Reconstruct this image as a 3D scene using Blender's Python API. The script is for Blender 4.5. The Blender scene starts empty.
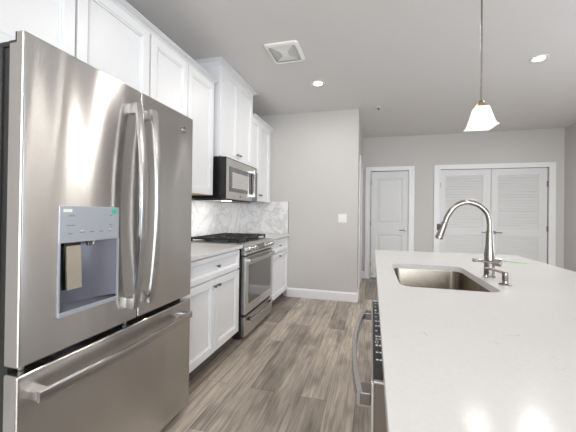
import bpy, bmesh, math, random
from mathutils import Vector, Matrix
random.seed(7)
PI = math.pi
sc = bpy.context.scene
COL = sc.collection

# ------------------------------------------------------------------ camera
F_PX, SX, SY = 295.05, 7.74, -3.97
cam_d = bpy.data.cameras.new('camera')
cam_d.sensor_fit = 'HORIZONTAL'
cam_d.sensor_width = 36.0
cam_d.lens = F_PX / 576 * 36.0
cam_d.shift_x = -SX / 576
cam_d.shift_y = SY / 576
cam_d.clip_start = 0.02
cam = bpy.data.objects.new('camera', cam_d)
COL.objects.link(cam)
R = Matrix(((0.968021619945618, -0.2506176802370895, -0.011176836334202645),
            (0.2505248879319286, 0.9680676763576277, -0.009069427668722338),
            (0.013092892902494326, 0.005979326393796581, 0.9998964065398577)))
M = R @ Matrix(((1, 0, 0), (0, 0, -1), (0, 1, 0)))
cam.matrix_world = Matrix.Translation((1.8238, 0, 1.2141)) @ M.to_4x4()
sc.camera = cam

# ------------------------------------------------------------------ world, exposure
world = bpy.data.worlds.new('world')
sc.world = world
world.use_nodes = True
bgn = world.node_tree.nodes['Background']
bgn.inputs[0].default_value = (0.75, 0.85, 1.0, 1)
bgn.inputs[1].default_value = 1.5
sc.view_settings.view_transform = 'Standard'
sc.view_settings.look = 'None'
sc.view_settings.gamma = 1
sc.view_settings.use_curve_mapping = False
sc.view_settings.exposure = 0.86


def area(name, loc, direction, sx, sy, power, color, shape='RECTANGLE'):
    d = bpy.data.lights.new(name, 'AREA')
    d.shape = shape
    d.size = sx
    if shape == 'RECTANGLE':
        d.size_y = sy
    d.energy = power
    d.color = color
    o = bpy.data.objects.new(name, d)
    COL.objects.link(o)
    o.location = loc
    o.rotation_euler = Vector(direction).to_track_quat('-Z', 'Y').to_euler()
    return o


DAY = (0.90, 0.955, 1.0)
CAN = (1, .955, .90)
# fill light placed at assumed, unseen windows in the rear and right walls
area('window_daylight', (1.25, -3.40, 1.45), (0.08, 1, .10), 1.3, 1.5, 22, DAY)
area('window_daylight', (3.40, -3.40, 1.10), (-.25, 1, .0), 1.9, 2.0, 72, DAY)
area('window_daylight', (4.80, 2.25, 1.50), (-1, .25, .0), 1.5, 1.4, 12, DAY)

# ------------------------------------------------------------------ dimensions
H = 2.69
WX = 4.884      # right wall
EY = 4.184      # kitchen end wall
BY = 5.809      # far wall
XE = 1.629      # end of kitchen end wall
RY = -3.5       # rear wall
R0, R1 = 2.565, 3.355
G0, G1 = 2.590, 3.388   # range bay


# ------------------------------------------------------------------ materials
def new_mat(name):
    m = bpy.data.materials.new(name)
    m.use_nodes = True
    nt = m.node_tree
    return m, nt, nt.nodes['Principled BSDF']


def node(nt, kind, **kw):
    n = nt.nodes.new(kind)
    for k, v in kw.items():
        setattr(n, k, v)
    return n


def mapping(nt, scale, coord='Object', rot=(0, 0, 0)):
    tc = node(nt, 'ShaderNodeTexCoord')
    mp = node(nt, 'ShaderNodeMapping')
    mp.inputs['Scale'].default_value = scale
    mp.inputs['Rotation'].default_value = rot
    nt.links.new(tc.outputs[coord], mp.inputs[0])
    return mp


def simple(name, col, rough=0.5, metal=0.0, noise=0.03, nscale=6.0, spec=0.5, coat=0.0):
    m, nt, b = new_mat(name)
    b.inputs['Roughness'].default_value = rough
    b.inputs['Metallic'].default_value = metal
    b.inputs['Specular IOR Level'].default_value = spec
    if coat:
        b.inputs['Coat Weight'].default_value = coat
        b.inputs['Coat Roughness'].default_value = 0.1
    mp = mapping(nt, (nscale,) * 3)
    n = node(nt, 'ShaderNodeTexNoise')
    n.inputs['Detail'].default_value = 3
    nt.links.new(mp.outputs[0], n.inputs[0])
    mx = node(nt, 'ShaderNodeMix', data_type='RGBA')
    a = [max(0, c * (1 - noise)) for c in col]
    c2 = [min(1, c * (1 + noise)) for c in col]
    mx.inputs[6].default_value = (*a, 1)
    mx.inputs[7].default_value = (*c2, 1)
    nt.links.new(n.outputs[0], mx.inputs[0])
    nt.links.new(mx.outputs[2], b.inputs['Base Color'])
    return m


def steel(name, col=(0.62, 0.60, 0.585), rough=0.24, aniso=0.75, along='Y', warp=0.0, rot=0.0, fine=0.05):
    """brushed stainless: brush lines run along the given axis"""
    m, nt, b = new_mat(name)
    b.inputs['Metallic'].default_value = 1
    b.inputs['Base Color'].default_value = (*col, 1)
    b.inputs['Anisotropic'].default_value = aniso
    b.inputs['Anisotropic Rotation'].default_value = rot
    tg = node(nt, 'ShaderNodeCombineXYZ')
    tg.inputs[2].default_value = 1.0     # reflections smear across the horizontal brush lines
    if aniso > 0:
        nt.links.new(tg.outputs[0], b.inputs['Tangent'])
    sc_ = {'Y': (3, 1.5, 350), 'Z': (300, 300, 2), 'X': (1.5, 3, 350)}[along]
    mp = mapping(nt, sc_)
    n = node(nt, 'ShaderNodeTexNoise')
    n.inputs['Detail'].default_value = 2
    nt.links.new(mp.outputs[0], n.inputs[0])
    mr = node(nt, 'ShaderNodeMapRange')
    mr.inputs[3].default_value = rough - 0.02
    mr.inputs[4].default_value = rough + 0.03
    nt.links.new(n.outputs[0], mr.inputs[0])
    nt.links.new(mr.outputs[0], b.inputs['Roughness'])
    bp = node(nt, 'ShaderNodeBump')
    bp.inputs['Strength'].default_value = fine
    bp.inputs['Distance'].default_value = 0.001
    if fine > 0:
        nt.links.new(n.outputs[0], bp.inputs['Height'])
    if warp > 0:
        mp2 = mapping(nt, (1.0, 5.5, 0.75))
        mp2.inputs['Location'].default_value = (4.3, 1.7, 6.2)
        n2 = node(nt, 'ShaderNodeTexNoise')
        n2.inputs['Scale'].default_value = 1.6
        n2.inputs['Detail'].default_value = 0
        nt.links.new(mp2.outputs[0], n2.inputs[0])
        b2 = node(nt, 'ShaderNodeBump')
        b2.inputs['Strength'].default_value = 1
        b2.inputs['Distance'].default_value = warp
        nt.links.new(n2.outputs[0], b2.inputs['Height'])
        nt.links.new(b2.outputs[0], bp.inputs['Normal'])
    nt.links.new(bp.outputs[0], b.inputs['Normal'])
    return m


def emis(name, col, strength):
    m, nt, b = new_mat(name)
    b.inputs['Base Color'].default_value = (*col, 1)
    b.inputs['Emission Color'].default_value = (*col, 1)
    b.inputs['Emission Strength'].default_value = strength
    return m


def floor_mat():
    m, nt, b = new_mat('oak_plank_floor')
    L = nt.links
    tc = node(nt, 'ShaderNodeTexCoord')
    mp = node(nt, 'ShaderNodeMapping')
    mp.inputs['Rotation'].default_value = (0, 0, PI / 2)
    mp.inputs['Location'].default_value = (0.25, 0.05, 0)
    L.new(tc.outputs['Object'], mp.inputs[0])

    def brick(c1, c2, mortar, msize):
        br = node(nt, 'ShaderNodeTexBrick')
        br.offset = 0.37
        br.offset_frequency = 2
        br.inputs['Scale'].default_value = 1
        br.inputs['Brick Width'].default_value = 1.22
        br.inputs['Row Height'].default_value = 0.178
        br.inputs['Mortar Size'].default_value = msize
        br.inputs['Mortar Smooth'].default_value = 0.2
        br.inputs['Bias'].default_value = 0
        br.inputs['Color1'].default_value = c1
        br.inputs['Color2'].default_value = c2
        br.inputs['Mortar'].default_value = mortar
        L.new(mp.outputs[0], br.inputs[0])
        return br
    rnd = brick((0, 0, 0, 1), (1, 1, 1, 1), (0.5, 0.5, 0.5, 1), 0.0)
    # per-plank shift of the grain
    sep = node(nt, 'ShaderNodeSeparateXYZ')
    L.new(mp.outputs[0], sep.inputs[0])
    mul = node(nt, 'ShaderNodeMath', operation='MULTIPLY')
    mul.inputs[1].default_value = 37.0
    L.new(rnd.outputs[0], mul.inputs[0])
    comb = node(nt, 'ShaderNodeCombineXYZ')
    mx_ = node(nt, 'ShaderNodeMath', operation='MULTIPLY')
    mx_.inputs[1].default_value = 1.0
    L.new(sep.outputs[0], mx_.inputs[0])
    my_ = node(nt, 'ShaderNodeMath', operation='MULTIPLY')
    my_.inputs[1].default_value = 24.0
    L.new(sep.outputs[1], my_.inputs[0])
    L.new(mx_.outputs[0], comb.inputs[0])
    L.new(my_.outputs[0], comb.inputs[1])
    L.new(mul.outputs[0], comb.inputs[2])
    n1 = node(nt, 'ShaderNodeTexNoise')
    n1.inputs['Scale'].default_value = 1.5
    n1.inputs['Detail'].default_value = 6
    n1.inputs['Roughness'].default_value = 0.62
    n1.inputs['Distortion'].default_value = 0.9
    L.new(comb.outputs[0], n1.inputs[0])
    # fine pores
    comb2 = node(nt, 'ShaderNodeCombineXYZ')
    m3 = node(nt, 'ShaderNodeMath', operation='MULTIPLY')
    m3.inputs[1].default_value = 6
    L.new(sep.outputs[0], m3.inputs[0])
    m4 = node(nt, 'ShaderNodeMath', operation='MULTIPLY')
    m4.inputs[1].default_value = 75
    L.new(sep.outputs[1], m4.inputs[0])
    L.new(m3.outputs[0], comb2.inputs[0])
    L.new(m4.outputs[0], comb2.inputs[1])
    L.new(mul.outputs[0], comb2.inputs[2])
    n2 = node(nt, 'ShaderNodeTexNoise')
    n2.inputs['Scale'].default_value = 1
    n2.inputs['Detail'].default_value = 4
    L.new(comb2.outputs[0], n2.inputs[0])
    # dark knot clouds
    comb3 = node(nt, 'ShaderNodeCombineXYZ')
    m5 = node(nt, 'ShaderNodeMath', operation='MULTIPLY')
    m5.inputs[1].default_value = 2.2
    L.new(sep.outputs[1], m5.inputs[0])
    L.new(sep.outputs[0], comb3.inputs[0])
    L.new(m5.outputs[0], comb3.inputs[1])
    L.new(mul.outputs[0], comb3.inputs[2])
    n3 = node(nt, 'ShaderNodeTexNoise')
    n3.inputs['Scale'].default_value = 2.4
    n3.inputs['Detail'].default_value = 2
    L.new(comb3.outputs[0], n3.inputs[0])
    r1 = node(nt, 'ShaderNodeValToRGB')
    e = r1.color_ramp.elements
    e[0].position = 0.27
    e[0].color = (0.20, 0.165, 0.135, 1)
    e[1].position = 0.74
    e[1].color = (0.50, 0.44, 0.375, 1)
    k = r1.color_ramp.elements.new(0.50)
    k.color = (0.375, 0.322, 0.270, 1)
    L.new(n1.outputs[0], r1.inputs[0])
    # plank tone
    tone = node(nt, 'ShaderNodeMapRange')
    tone.inputs[3].default_value = 0.66
    tone.inputs[4].default_value = 1.30
    L.new(rnd.outputs[0], tone.inputs[0])
    pore = node(nt, 'ShaderNodeMapRange')
    pore.inputs[1].default_value = 0.3
    pore.inputs[2].default_value = 0.7
    pore.inputs[3].default_value = 0.76
    pore.inputs[4].default_value = 1.18
    L.new(n2.outputs[0], pore.inputs[0])
    knot = node(nt, 'ShaderNodeMapRange')
    knot.inputs[1].default_value = 0.30
    knot.inputs[2].default_value = 0.47
    knot.inputs[3].default_value = 0.6
    knot.inputs[4].default_value = 1.0
    L.new(n3.outputs[0], knot.inputs[0])
    seam = brick((1, 1, 1, 1), (1, 1, 1, 1), (0.5, 0.48, 0.46, 1), 0.0016)
    cur = r1.outputs[0]
    for v in (tone.outputs[0], pore.outputs[0], knot.outputs[0], seam.outputs[0]):
        mm = node(nt, 'ShaderNodeMix', data_type='RGBA', blend_type='MULTIPLY')
        mm.inputs[0].default_value = 1
        L.new(cur, mm.inputs[6])
        L.new(v, mm.inputs[7])
        cur = mm.outputs[2]
    L.new(cur, b.inputs['Base Color'])
    b.inputs['Roughness'].default_value = 0.42
    bp = node(nt, 'ShaderNodeBump')
    bp.inputs['Strength'].default_value = 0.12
    bp.inputs['Distance'].default_value = 0.002
    L.new(n2.outputs[0], bp.inputs['Height'])
    L.new(bp.outputs[0], b.inputs['Normal'])
    return m


def marble_mat():
    m, nt, b = new_mat('marble_tile')
    L = nt.links
    mp = mapping(nt, (1, 1, 1))
    n = node(nt, 'ShaderNodeTexNoise')
    n.inputs['Scale'].default_value = 2.6
    n.inputs['Detail'].default_value = 6
    n.inputs['Roughness'].default_value = 0.68
    n.inputs['Distortion'].default_value = 0.5
    L.new(mp.outputs[0], n.inputs[0])
    r = node(nt, 'ShaderNodeValToRGB')
    e = r.color_ramp.elements
    e[0].position = 0.44
    e[0].color = (0.85, 0.84, 0.835, 1)
    e[1].position = 0.53
    e[1].color = (0.84, 0.83, 0.825, 1)
    k = r.color_ramp.elements.new(0.488)
    k.color = (0.66, 0.65, 0.645, 1)
    L.new(n.outputs[0], r.inputs[0])
    n2 = node(nt, 'ShaderNodeTexNoise')
    n2.inputs['Scale'].default_value = 9
    n2.inputs['Detail'].default_value = 4
    L.new(mp.outputs[0], n2.inputs[0])
    mr = node(nt, 'ShaderNodeMapRange')
    mr.inputs[3].default_value = 0.85
    mr.inputs[4].default_value = 1.1
    L.new(n2.outputs[0], mr.inputs[0])
    mm = node(nt, 'ShaderNodeMix', data_type='RGBA', blend_type='MULTIPLY')
    mm.inputs[0].default_value = 1
    L.new(r.outputs[0], mm.inputs[6])
    L.new(mr.outputs[0], mm.inputs[7])
    L.new(mm.outputs[2], b.inputs['Base Color'])
    b.inputs['Roughness'].default_value = 0.22
    return m


def quartz_mat():
    m, nt, b = new_mat('white_quartz')
    L = nt.links
    mp = mapping(nt, (1, 1, 1))
    n = node(nt, 'ShaderNodeTexNoise')
    n.inputs['Scale'].default_value = 14
    n.inputs['Detail'].default_value = 4
    n.inputs['Distortion'].default_value = 2.5
    L.new(mp.outputs[0], n.inputs[0])
    r = node(nt, 'ShaderNodeValToRGB')
    e = r.color_ramp.elements
    e[0].position = 0.26
    e[0].color = (0.55, 0.535, 0.52, 1)
    e[1].position = 0.33
    e[1].color = (0.64, 0.634, 0.626, 1)
    L.new(n.outputs[0], r.inputs[0])
    n2 = node(nt, 'ShaderNodeTexNoise')
    n2.inputs['Scale'].default_value = 90
    L.new(mp.outputs[0], n2.inputs[0])
    mr = node(nt, 'ShaderNodeMapRange')
    mr.inputs[3].default_value = 0.96
    mr.inputs[4].default_value = 1.04
    L.new(n2.outputs[0], mr.inputs[0])
    mm = node(nt, 'ShaderNodeMix', data_type='RGBA', blend_type='MULTIPLY')
    mm.inputs[0].default_value = 1
    L.new(r.outputs[0], mm.inputs[6])
    L.new(mr.outputs[0], mm.inputs[7])
    L.new(mm.outputs[2], b.inputs['Base Color'])
    b.inputs['Roughness'].default_value = 0.15
    b.inputs['Specular IOR Level'].default_value = 0.12
    return m


m_wall = simple('wall_paint', (0.565, 0.545, 0.525), 0.85, noise=0.012, nscale=2)
m_ceil = simple('ceiling_paint', (0.72, 0.705, 0.695), 0.9, noise=0.01, nscale=2)
m_trim = simple('white_trim', (0.80, 0.80, 0.81), 0.45, noise=0.01)
m_door = simple('door_paint', (0.70, 0.70, 0.695), 0.5, noise=0.01)
m_cab = simple('cabinet_white', (0.78, 0.785, 0.80), 0.38, noise=0.01)
m_ply = simple('plywood_edge', (0.55, 0.36, 0.20), 0.6, noise=0.1)
m_floor = floor_mat()
m_marble = marble_mat()
m_quartz = quartz_mat()
m_fridge = steel('brushed_steel_door', (0.61, 0.595, 0.575), 0.21, 1.0, 'Y', warp=0.0045, fine=0.0)
m_steel = steel('brushed_steel', (0.62, 0.61, 0.60), 0.28, 0.8, 'Y')
m_handle = steel('satin_steel_handle', (0.55, 0.54, 0.53), 0.24, 0.0, 'Z', fine=0.02)
m_sink = steel('sink_steel', (0.42, 0.37, 0.315), 0.26, 0.75, 'Z')
m_nickel = simple('brushed_nickel', (0.30, 0.28, 0.26), 0.25, 1.0, noise=0.02)
m_hard = simple('dark_nickel', (0.22, 0.21, 0.20), 0.3, 1.0, noise=0.02)
m_brass = simple('antique_brass', (0.42, 0.36, 0.22), 0.35, 1.0, noise=0.05)
m_black = simple('black_enamel', (0.012, 0.012, 0.013), 0.3, noise=0.1)
m_iron = simple('cast_iron', (0.02, 0.02, 0.02), 0.55, noise=0.2, nscale=80)
m_blackplastic = simple('black_plastic', (0.02, 0.02, 0.021), 0.45, noise=0.05)
m_fside = simple('fridge_side_grey', (0.035, 0.033, 0.033), 0.5, noise=0.05)
m_glassdark = simple('dark_oven_glass', (0.02, 0.021, 0.024), 0.06, noise=0.02, spec=1.0, coat=1.0)
m_glassgrey = simple('grey_door_glass', (0.085, 0.085, 0.085), 0.12, noise=0.02, spec=0.8, coat=0.6)
m_glassscreen = simple('microwave_window_mesh', (0.44, 0.43, 0.41), 0.3, noise=0.03, spec=0.8, coat=0.4)
m_disp = simple('dispenser_silver', (0.42, 0.44, 0.49), 0.32, 0.35, noise=0.02)
m_dispin = simple('dispenser_recess', (0.20, 0.205, 0.25), 0.28, 0.5, noise=0.02)
m_paddle = simple('dispenser_paddle', (0.66, 0.60, 0.50), 0.2, 0.8, noise=0.03)
m_mark = simple('grey_print', (0.22, 0.23, 0.26), 0.5)
m_markw = simple('white_print', (0.75, 0.76, 0.78), 0.5)
m_teal = simple('teal_sticker', (0.05, 0.50, 0.36), 0.5)
m_plastic = simple('white_plastic', (0.82, 0.82, 0.80), 0.4)
m_vent = simple('vent_plastic', (0.88, 0.885, 0.85), 0.5)
m_ventdark = simple('vent_louver', (0.60, 0.61, 0.59), 0.6)
m_green = simple('green_plant_tie', (0.30, 0.52, 0.22), 0.5)
m_dwside = simple('bronze_grey_door_edge', (0.17, 0.14, 0.115), 0.45, 0.3)  # grey door edge with the floor's brown reflection put into its colour
m_screen = simple('display_glass', (0.10, 0.10, 0.11), 0.1, spec=0.8)
m_bulb = emis('downlight_glow', (1.0, 0.96, 0.90), 6.0)
m_shade = emis('lit_frosted_shade', (0.62, 0.60, 0.56), 0.62)

mg, nt, b = new_mat('window_glass')
b.inputs['Base Color'].default_value = (1, 1, 1, 1)
b.inputs['Roughness'].default_value = 0
b.inputs['Transmission Weight'].default_value = 1
b.inputs['IOR'].default_value = 1.45


# ------------------------------------------------------------------ mesh helpers (world coordinates)
class MB:
    def __init__(s):
        s.bm = bmesh.new()

    def box(s, x0, x1, y0, y1, z0, z1, bev=0.0, seg=2):
        t = bmesh.new()
        bmesh.ops.create_cube(t, size=1)
        for v in t.verts:
            v.co = Vector((x0 + (v.co.x + .5) * (x1 - x0), y0 + (v.co.y + .5) * (y1 - y0), z0 + (v.co.z + .5) * (z1 - z0)))
        if bev > 0:
            bmesh.ops.bevel(t, geom=t.edges[:], offset=bev, segments=seg, profile=0.5, affect='EDGES')
        s.merge(t)
        return s

    def merge(s, t, mat=None):
        if mat is not None:
            t.transform(mat)
        me = bpy.data.meshes.new('tmp')
        t.to_mesh(me)
        t.free()
        s.bm.from_mesh(me)
        bpy.data.meshes.remove(me)

    def prism(s, pts, axis, a, b_):
        """polygon pts in the plane normal to axis, extruded from a to b_"""
        def P(p, w):
            if axis == 'X':
                return (w, p[0], p[1])
            if axis == 'Y':
                return (p[0], w, p[1])
            return (p[0], p[1], w)
        t = bmesh.new()
        A = [t.verts.new(P(p, a)) for p in pts]
        B = [t.verts.new(P(p, b_)) for p in pts]
        t.faces.new(A)
        t.faces.new(B[::-1])
        n = len(pts)
        for i in range(n):
            t.faces.new((A[i], A[(i + 1) % n], B[(i + 1) % n], B[i]))
        bmesh.ops.recalc_face_normals(t, faces=t.faces)
        s.merge(t)
        return s

    def cyl(s, p0, p1, r0, r1=None, seg=20):
        r1 = r0 if r1 is None else r1
        p0, p1 = Vector(p0), Vector(p1)
        d = p1 - p0
        t = bmesh.new()
        bmesh.ops.create_cone(t, cap_ends=True, segments=seg, radius1=r0, radius2=r1, depth=d.length)
        q = d.to_track_quat('Z', 'Y').to_matrix().to_4x4()
        s.merge(t, Matrix.Translation((p0 + p1) / 2) @ q)
        return s

    def tube(s, pts, rad, seg=14, flat=None, cap=True):
        """tube along pts; rad number or list; flat=(a,b,up) rectangular-ish ellipse section"""
        pts = [Vector(p) for p in pts]
        n = len(pts)
        if not isinstance(rad, (list, tuple)):
            rad = [rad] * n
        t = bmesh.new()
        rings = []
        up = Vector(flat[2]) if flat else Vector((0.13, 0.97, 0.2)).normalized()
        if flat:
            seg = 8
            q_ = .72
            sec = [(1, q_), (q_, 1), (-q_, 1), (-1, q_), (-1, -q_), (-q_, -1), (q_, -1), (1, -q_)]
        for i, p in enumerate(pts):
            d = (pts[min(i + 1, n - 1)] - pts[max(i - 1, 0)]).normalized()
            u = up.cross(d)
            if u.length < 1e-4:
                u = Vector((1, 0, 0)).cross(d)
            u.normalize()
            w = d.cross(u).normalized()
            ring = []
            for k in range(seg):
                a = 2 * PI * (k + 0.5) / seg
                ca, sa = math.cos(a), math.sin(a)
                if flat:
                    ca, sa = sec[k]
                    ring.append(t.verts.new(p + u * ca * flat[0] * rad[i] + w * sa * flat[1] * rad[i]))
                else:
                    ring.append(t.verts.new(p + (u * ca + w * sa) * rad[i]))
            rings.append(ring)
        for i in range(n - 1):
            for k in range(seg):
                t.faces.new((rings[i][k], rings[i][(k + 1) % seg], rings[i + 1][(k + 1) % seg], rings[i + 1][k]))
        if cap:
            t.faces.new(rings[0][::-1])
            t.faces.new(rings[-1])
        bmesh.ops.recalc_face_normals(t, faces=t.faces)
        s.merge(t)
        return s

    def lathe(s, prof, c, seg=28):
        t = bmesh.new()
        rings = []
        for r, z in prof:
            rings.append([t.verts.new((c[0] + r * math.cos(2 * PI * k / seg), c[1] + r * math.sin(2 * PI * k / seg), c[2] + z)) for k in range(seg)])
        for i in range(len(prof) - 1):
            for k in range(seg):
                t.faces.new((rings[i][k], rings[i][(k + 1) % seg], rings[i + 1][(k + 1) % seg], rings[i + 1][k]))
        t.faces.new(rings[0][::-1])
        t.faces.new(rings[-1])
        bmesh.ops.recalc_face_normals(t, faces=t.faces)
        s.merge(t)
        return s

    def build(s, name, mat, parent=None, smooth=False):
        me = bpy.data.meshes.new(name)
        s.bm.to_mesh(me)
        s.bm.free()
        if smooth:
            me.polygons.foreach_set('use_smooth', [True] * len(me.polygons))
            me.set_sharp_from_angle(angle=math.radians(40))
        me.materials.append(mat)
        o = bpy.data.objects.new(name, me)
        COL.objects.link(o)
        if smooth:
            wn = o.modifiers.new('weighted_normals', 'WEIGHTED_NORMAL')
            wn.keep_sharp = True
            wn.weight = 100
        if parent is not None:
            o.parent = parent
            o.matrix_parent_inverse = Matrix.Translation(parent.location).inverted() if parent.type == 'EMPTY' else Matrix.Identity(4)
        return o


def box(name, mat, parent, *a, **k):
    return MB().box(*a, **k).build(name, mat, parent, smooth=k.get('bev', 0) > 0)


def thing(name, label, cat, loc, group=None):
    o = bpy.data.objects.new(name, None)
    o.empty_display_size = 0.1
    COL.objects.link(o)
    o.location = loc
    o['label'] = label
    o['category'] = cat
    if group:
        o['group'] = group
    return o


def tag(o, label, cat, group=None):
    o['label'] = label
    o['category'] = cat
    if group:
        o['group'] = group
    return o


def struct(o):
    o['kind'] = 'structure'
    return o


def cut(o, cutter):
    md = o.modifiers.new('cut', 'BOOLEAN')
    md.operation = 'DIFFERENCE'
    md.solver = 'EXACT'
    md.object = cutter
    for w_ in [q for q in o.modifiers if q.type == 'WEIGHTED_NORMAL']:
        o.modifiers.remove(w_)
    bpy.context.view_layer.update()
    dg = bpy.context.evaluated_depsgraph_get()
    me = bpy.data.meshes.new_from_object(o.evaluated_get(dg))
    o.modifiers.clear()
    o.data = me
    if any(p.use_smooth for p in me.polygons):
        wn = o.modifiers.new('weighted_normals', 'WEIGHTED_NORMAL')
        wn.keep_sharp = True
        wn.weight = 100
    cm = cutter.data
    bpy.data.objects.remove(cutter)
    bpy.data.meshes.remove(cm)


def rrect(x0, x1, y0, y1, r, n=6):
    pts = []
    for cx, cy, a0 in ((x1 - r, y1 - r, 0), (x0 + r, y1 - r, 90), (x0 + r, y0 + r, 180), (x1 - r, y0 + r, 270)):
        for i in range(n + 1):
            a = math.radians(a0 + 90 * i / n)
            pts.append((cx + r * math.cos(a), cy + r * math.sin(a)))
    return pts


def smooth_path(P, n=8):
    P = [Vector(p) for p in P]
    Q = [P[0] * 2 - P[1]] + P + [P[-1] * 2 - P[-2]]
    out = []
    for i in range(1, len(Q) - 2):
        for k in range(n):
            t = k / n
            a, b_, c, d = Q[i - 1], Q[i], Q[i + 1], Q[i + 2]
            out.append(0.5 * ((2 * b_) + (c - a) * t + (2 * a - 5 * b_ + 4 * c - d) * t * t + (-a + 3 * b_ - 3 * c + d) * t ** 3))
    out.append(P[-1])
    return out


# ------------------------------------------------------------------ room shell
T = 0.12
struct(box('floor', m_floor, None, -T, WX + T, RY - T, BY + T, -0.1, 0))
struct(box('ceiling', m_ceil, None, -T, WX + T, RY - T, BY + T, H, H + 0.1))
struct(box('wall_left', m_wall, None, -T, 0, RY - T, EY + T, 0, H))
struct(box('wall_end', m_wall, None, 0, XE, EY, EY + T, 0, H))
# the end wall turns the corner and runs back beside the passage
struct(box('wall_passage', m_wall, None, XE - T, XE, EY + T, BY, 0, H))



def wall_with_windows(name, axis, w0, w1, a0, a1, openings):
    mb = MB()
    if axis == 'Y':      # wall normal to Y, runs along X
        mb.box(a0, a1, w0, w1, 0, H)
    else:
        mb.box(w0, w1, a0, a1, 0, H)
    o = mb.build(name, m_wall)
    for (u0, u1, z0, z1) in openings:
        c = MB()
        if axis == 'Y':
            c.box(u0, u1, w0 - .1, w1 + (.1 if z0 > 0 else -.04), z0, z1)
        else:
            c.box(w0 - .1, w1 + .1, u0, u1, z0, z1)
        cut(o, c.build('cutter', m_wall))
    return struct(o)


wall_with_windows('wall_back', 'Y', BY, BY + T, XE - T, WX + T, [(1.792, 2.494, -.05, 2.045), (2.998, 4.663, -.05, 2.048)])
wall_with_windows('wall_rear', 'Y', RY - T, RY, 0, WX + T, [(0.6, 1.9, 0.7, 2.2), (2.4, 4.4, 0.06, 2.15)])
wall_with_windows('wall_right', 'X', WX, WX + T, RY, BY, [(1.45, 3.05, 0.8, 2.2)])


def window(n, axis, w, u0, u1, z0, z1):
    """casing and sashes in the opening; w is the room-side face of the wall"""
    root = thing('window_%d' % n, '', '', ((u0 + u1) / 2, w - .06, z0) if axis == 'Y' else (w + .06, (u0 + u1) / 2, z0))
    del root['label']
    del root['category']
    struct(root)

    def bx(mb, a0, a1, zz0, zz1, d0, d1):
        if axis == 'Y':
            mb.box(a0, a1, w + d0, w + d1, zz0, zz1)
        else:
            mb.box(w - d1, w - d0, a0, a1, zz0, zz1)
    f = MB()
    c = 0.07
    bx(f, u0 - c, u0, z0 - c, z1 + c, 0.0, 0.018)
    bx(f, u1, u1 + c, z0 - c, z1 + c, 0.0, 0.018)
    bx(f, u0, u1, z1, z1 + c, 0.0, 0.018)
    bx(f, u0, u1, z0 - c, z0, 0.0, 0.03)
    fr = f.build('window_frame', m_trim, root)
    g = MB()
    zm = (z0 + z1) / 2
    s_ = 0.045
    bx(g, u0, u0 + s_, z0, z1, -0.09, -0.05)
    bx(g, u1 - s_, u1, z0, z1, -0.09, -0.05)
    for zz in (z0, zm - s_ / 2, z1 - s_):
        bx(g, u0 + s_, u1 - s_, zz, zz + s_, -0.09, -0.05)
    sash = g.build('sash', m_trim, root)
    p = MB()
    bx(p, u0 + s_, u1 - s_, z0 + s_, zm - s_ / 2, -0.075, -0.069)
    bx(p, u0 + s_, u1 - s_, zm + s_ / 2, z1 - s_, -0.075, -0.069)
    p.build('pane', mg, sash)


window(1, 'Y', RY, 0.6, 1.9, 0.7, 2.2)  # assumed rear windows, out of view, added for their daylight
window(2, 'Y', RY, 2.4, 4.4, 0.06, 2.15)
window(3, 'X', WX, 1.45, 3.05, 0.8, 2.2)


def baseboard(name, x0, x1, y0, y1, nx, ny):
    """board h .13 with a thinner bevelled top; nx,ny point into the room"""
    mb = MB()
    t = 0.016
    if ny:
        w = y0
        prof = [(w, 0), (w + ny * t, 0), (w + ny * t, .108), (w + ny * .008, .122), (w + ny * .006, .13), (w, .13)]
        mb.prism([(p[0], p[1]) for p in prof], 'X', x0, x1)
    else:
        w = x0
        prof = [(w, 0), (w + nx * t, 0), (w + nx * t, .108), (w + nx * .008, .122), (w + nx * .006, .13), (w, .13)]
        mb.prism([(p[0], p[1]) for p in prof], 'Y', y0, y1)
    return struct(mb.build(name, m_trim))


baseboard('baseboard_end', 0.62, XE + .016, EY, EY, 0, -1)
baseboard('baseboard_passage', XE, XE, EY, 4.56, 1, 0)
baseboard('baseboard_back', XE, 1.695, BY, BY, 0, -1)
baseboard('baseboard_back_centre', 2.572, 2.905, BY, BY, 0, -1)
baseboard('baseboard_back_right', 4.765, WX, BY, BY, 0, -1)
baseboard('baseboard_right', WX, WX, RY, BY, -1, 0)
baseboard('baseboard_left', 0, 0, RY, 0.6, 1, 0)
baseboard('baseboard_rear', 0, 2.32, RY, RY, 0, 1)
baseboard('baseboard_rear_right', 4.48, WX, RY, RY, 0, 1)


# ------------------------------------------------------------------ interior doors (part of the room)
def casing(parent, x0, x1, ztop, wdt=0.09):
    mb = MB()
    y = BY
    mb.box(x0, x0 + wdt, y - .018, y, 0, ztop, .004)
    mb.box(x1 - wdt, x1, y - .018, y, 0, ztop, .004)
    mb.box(x0 + wdt, x1 - wdt, y - .018, y, ztop - wdt * .85, ztop, .004)
    # inner bead
    i0, i1, zt = x0 + wdt, x1 - wdt, ztop - wdt * .85
    mb.box(i0 - .012, i0, y - .026, y - .018, 0, zt + .012)
    mb.box(i1, i1 + .012, y - .026, y - .018, 0, zt + .012)
    mb.box(i0, i1, y - .026, y - .018, zt, zt + .012)
    return mb.build('casing', m_trim, parent, True)


def lever(parent, x, z, direction, y=None):
    y = BY + .010 if y is None else y
    mb = MB()
    mb.cyl((x, y, z), (x, y - .012, z), 0.030)
    mb.cyl((x, y - .012, z), (x, y - .052, z), 0.011)
    mb.tube([(x, y - .05, z), (x + direction * .04, y - .052, z), (x + direction * .11, y - .048, z - .002)], [0.011, .009, .008])
    return mb.build('door_handle', m_hard, parent, True)


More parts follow.
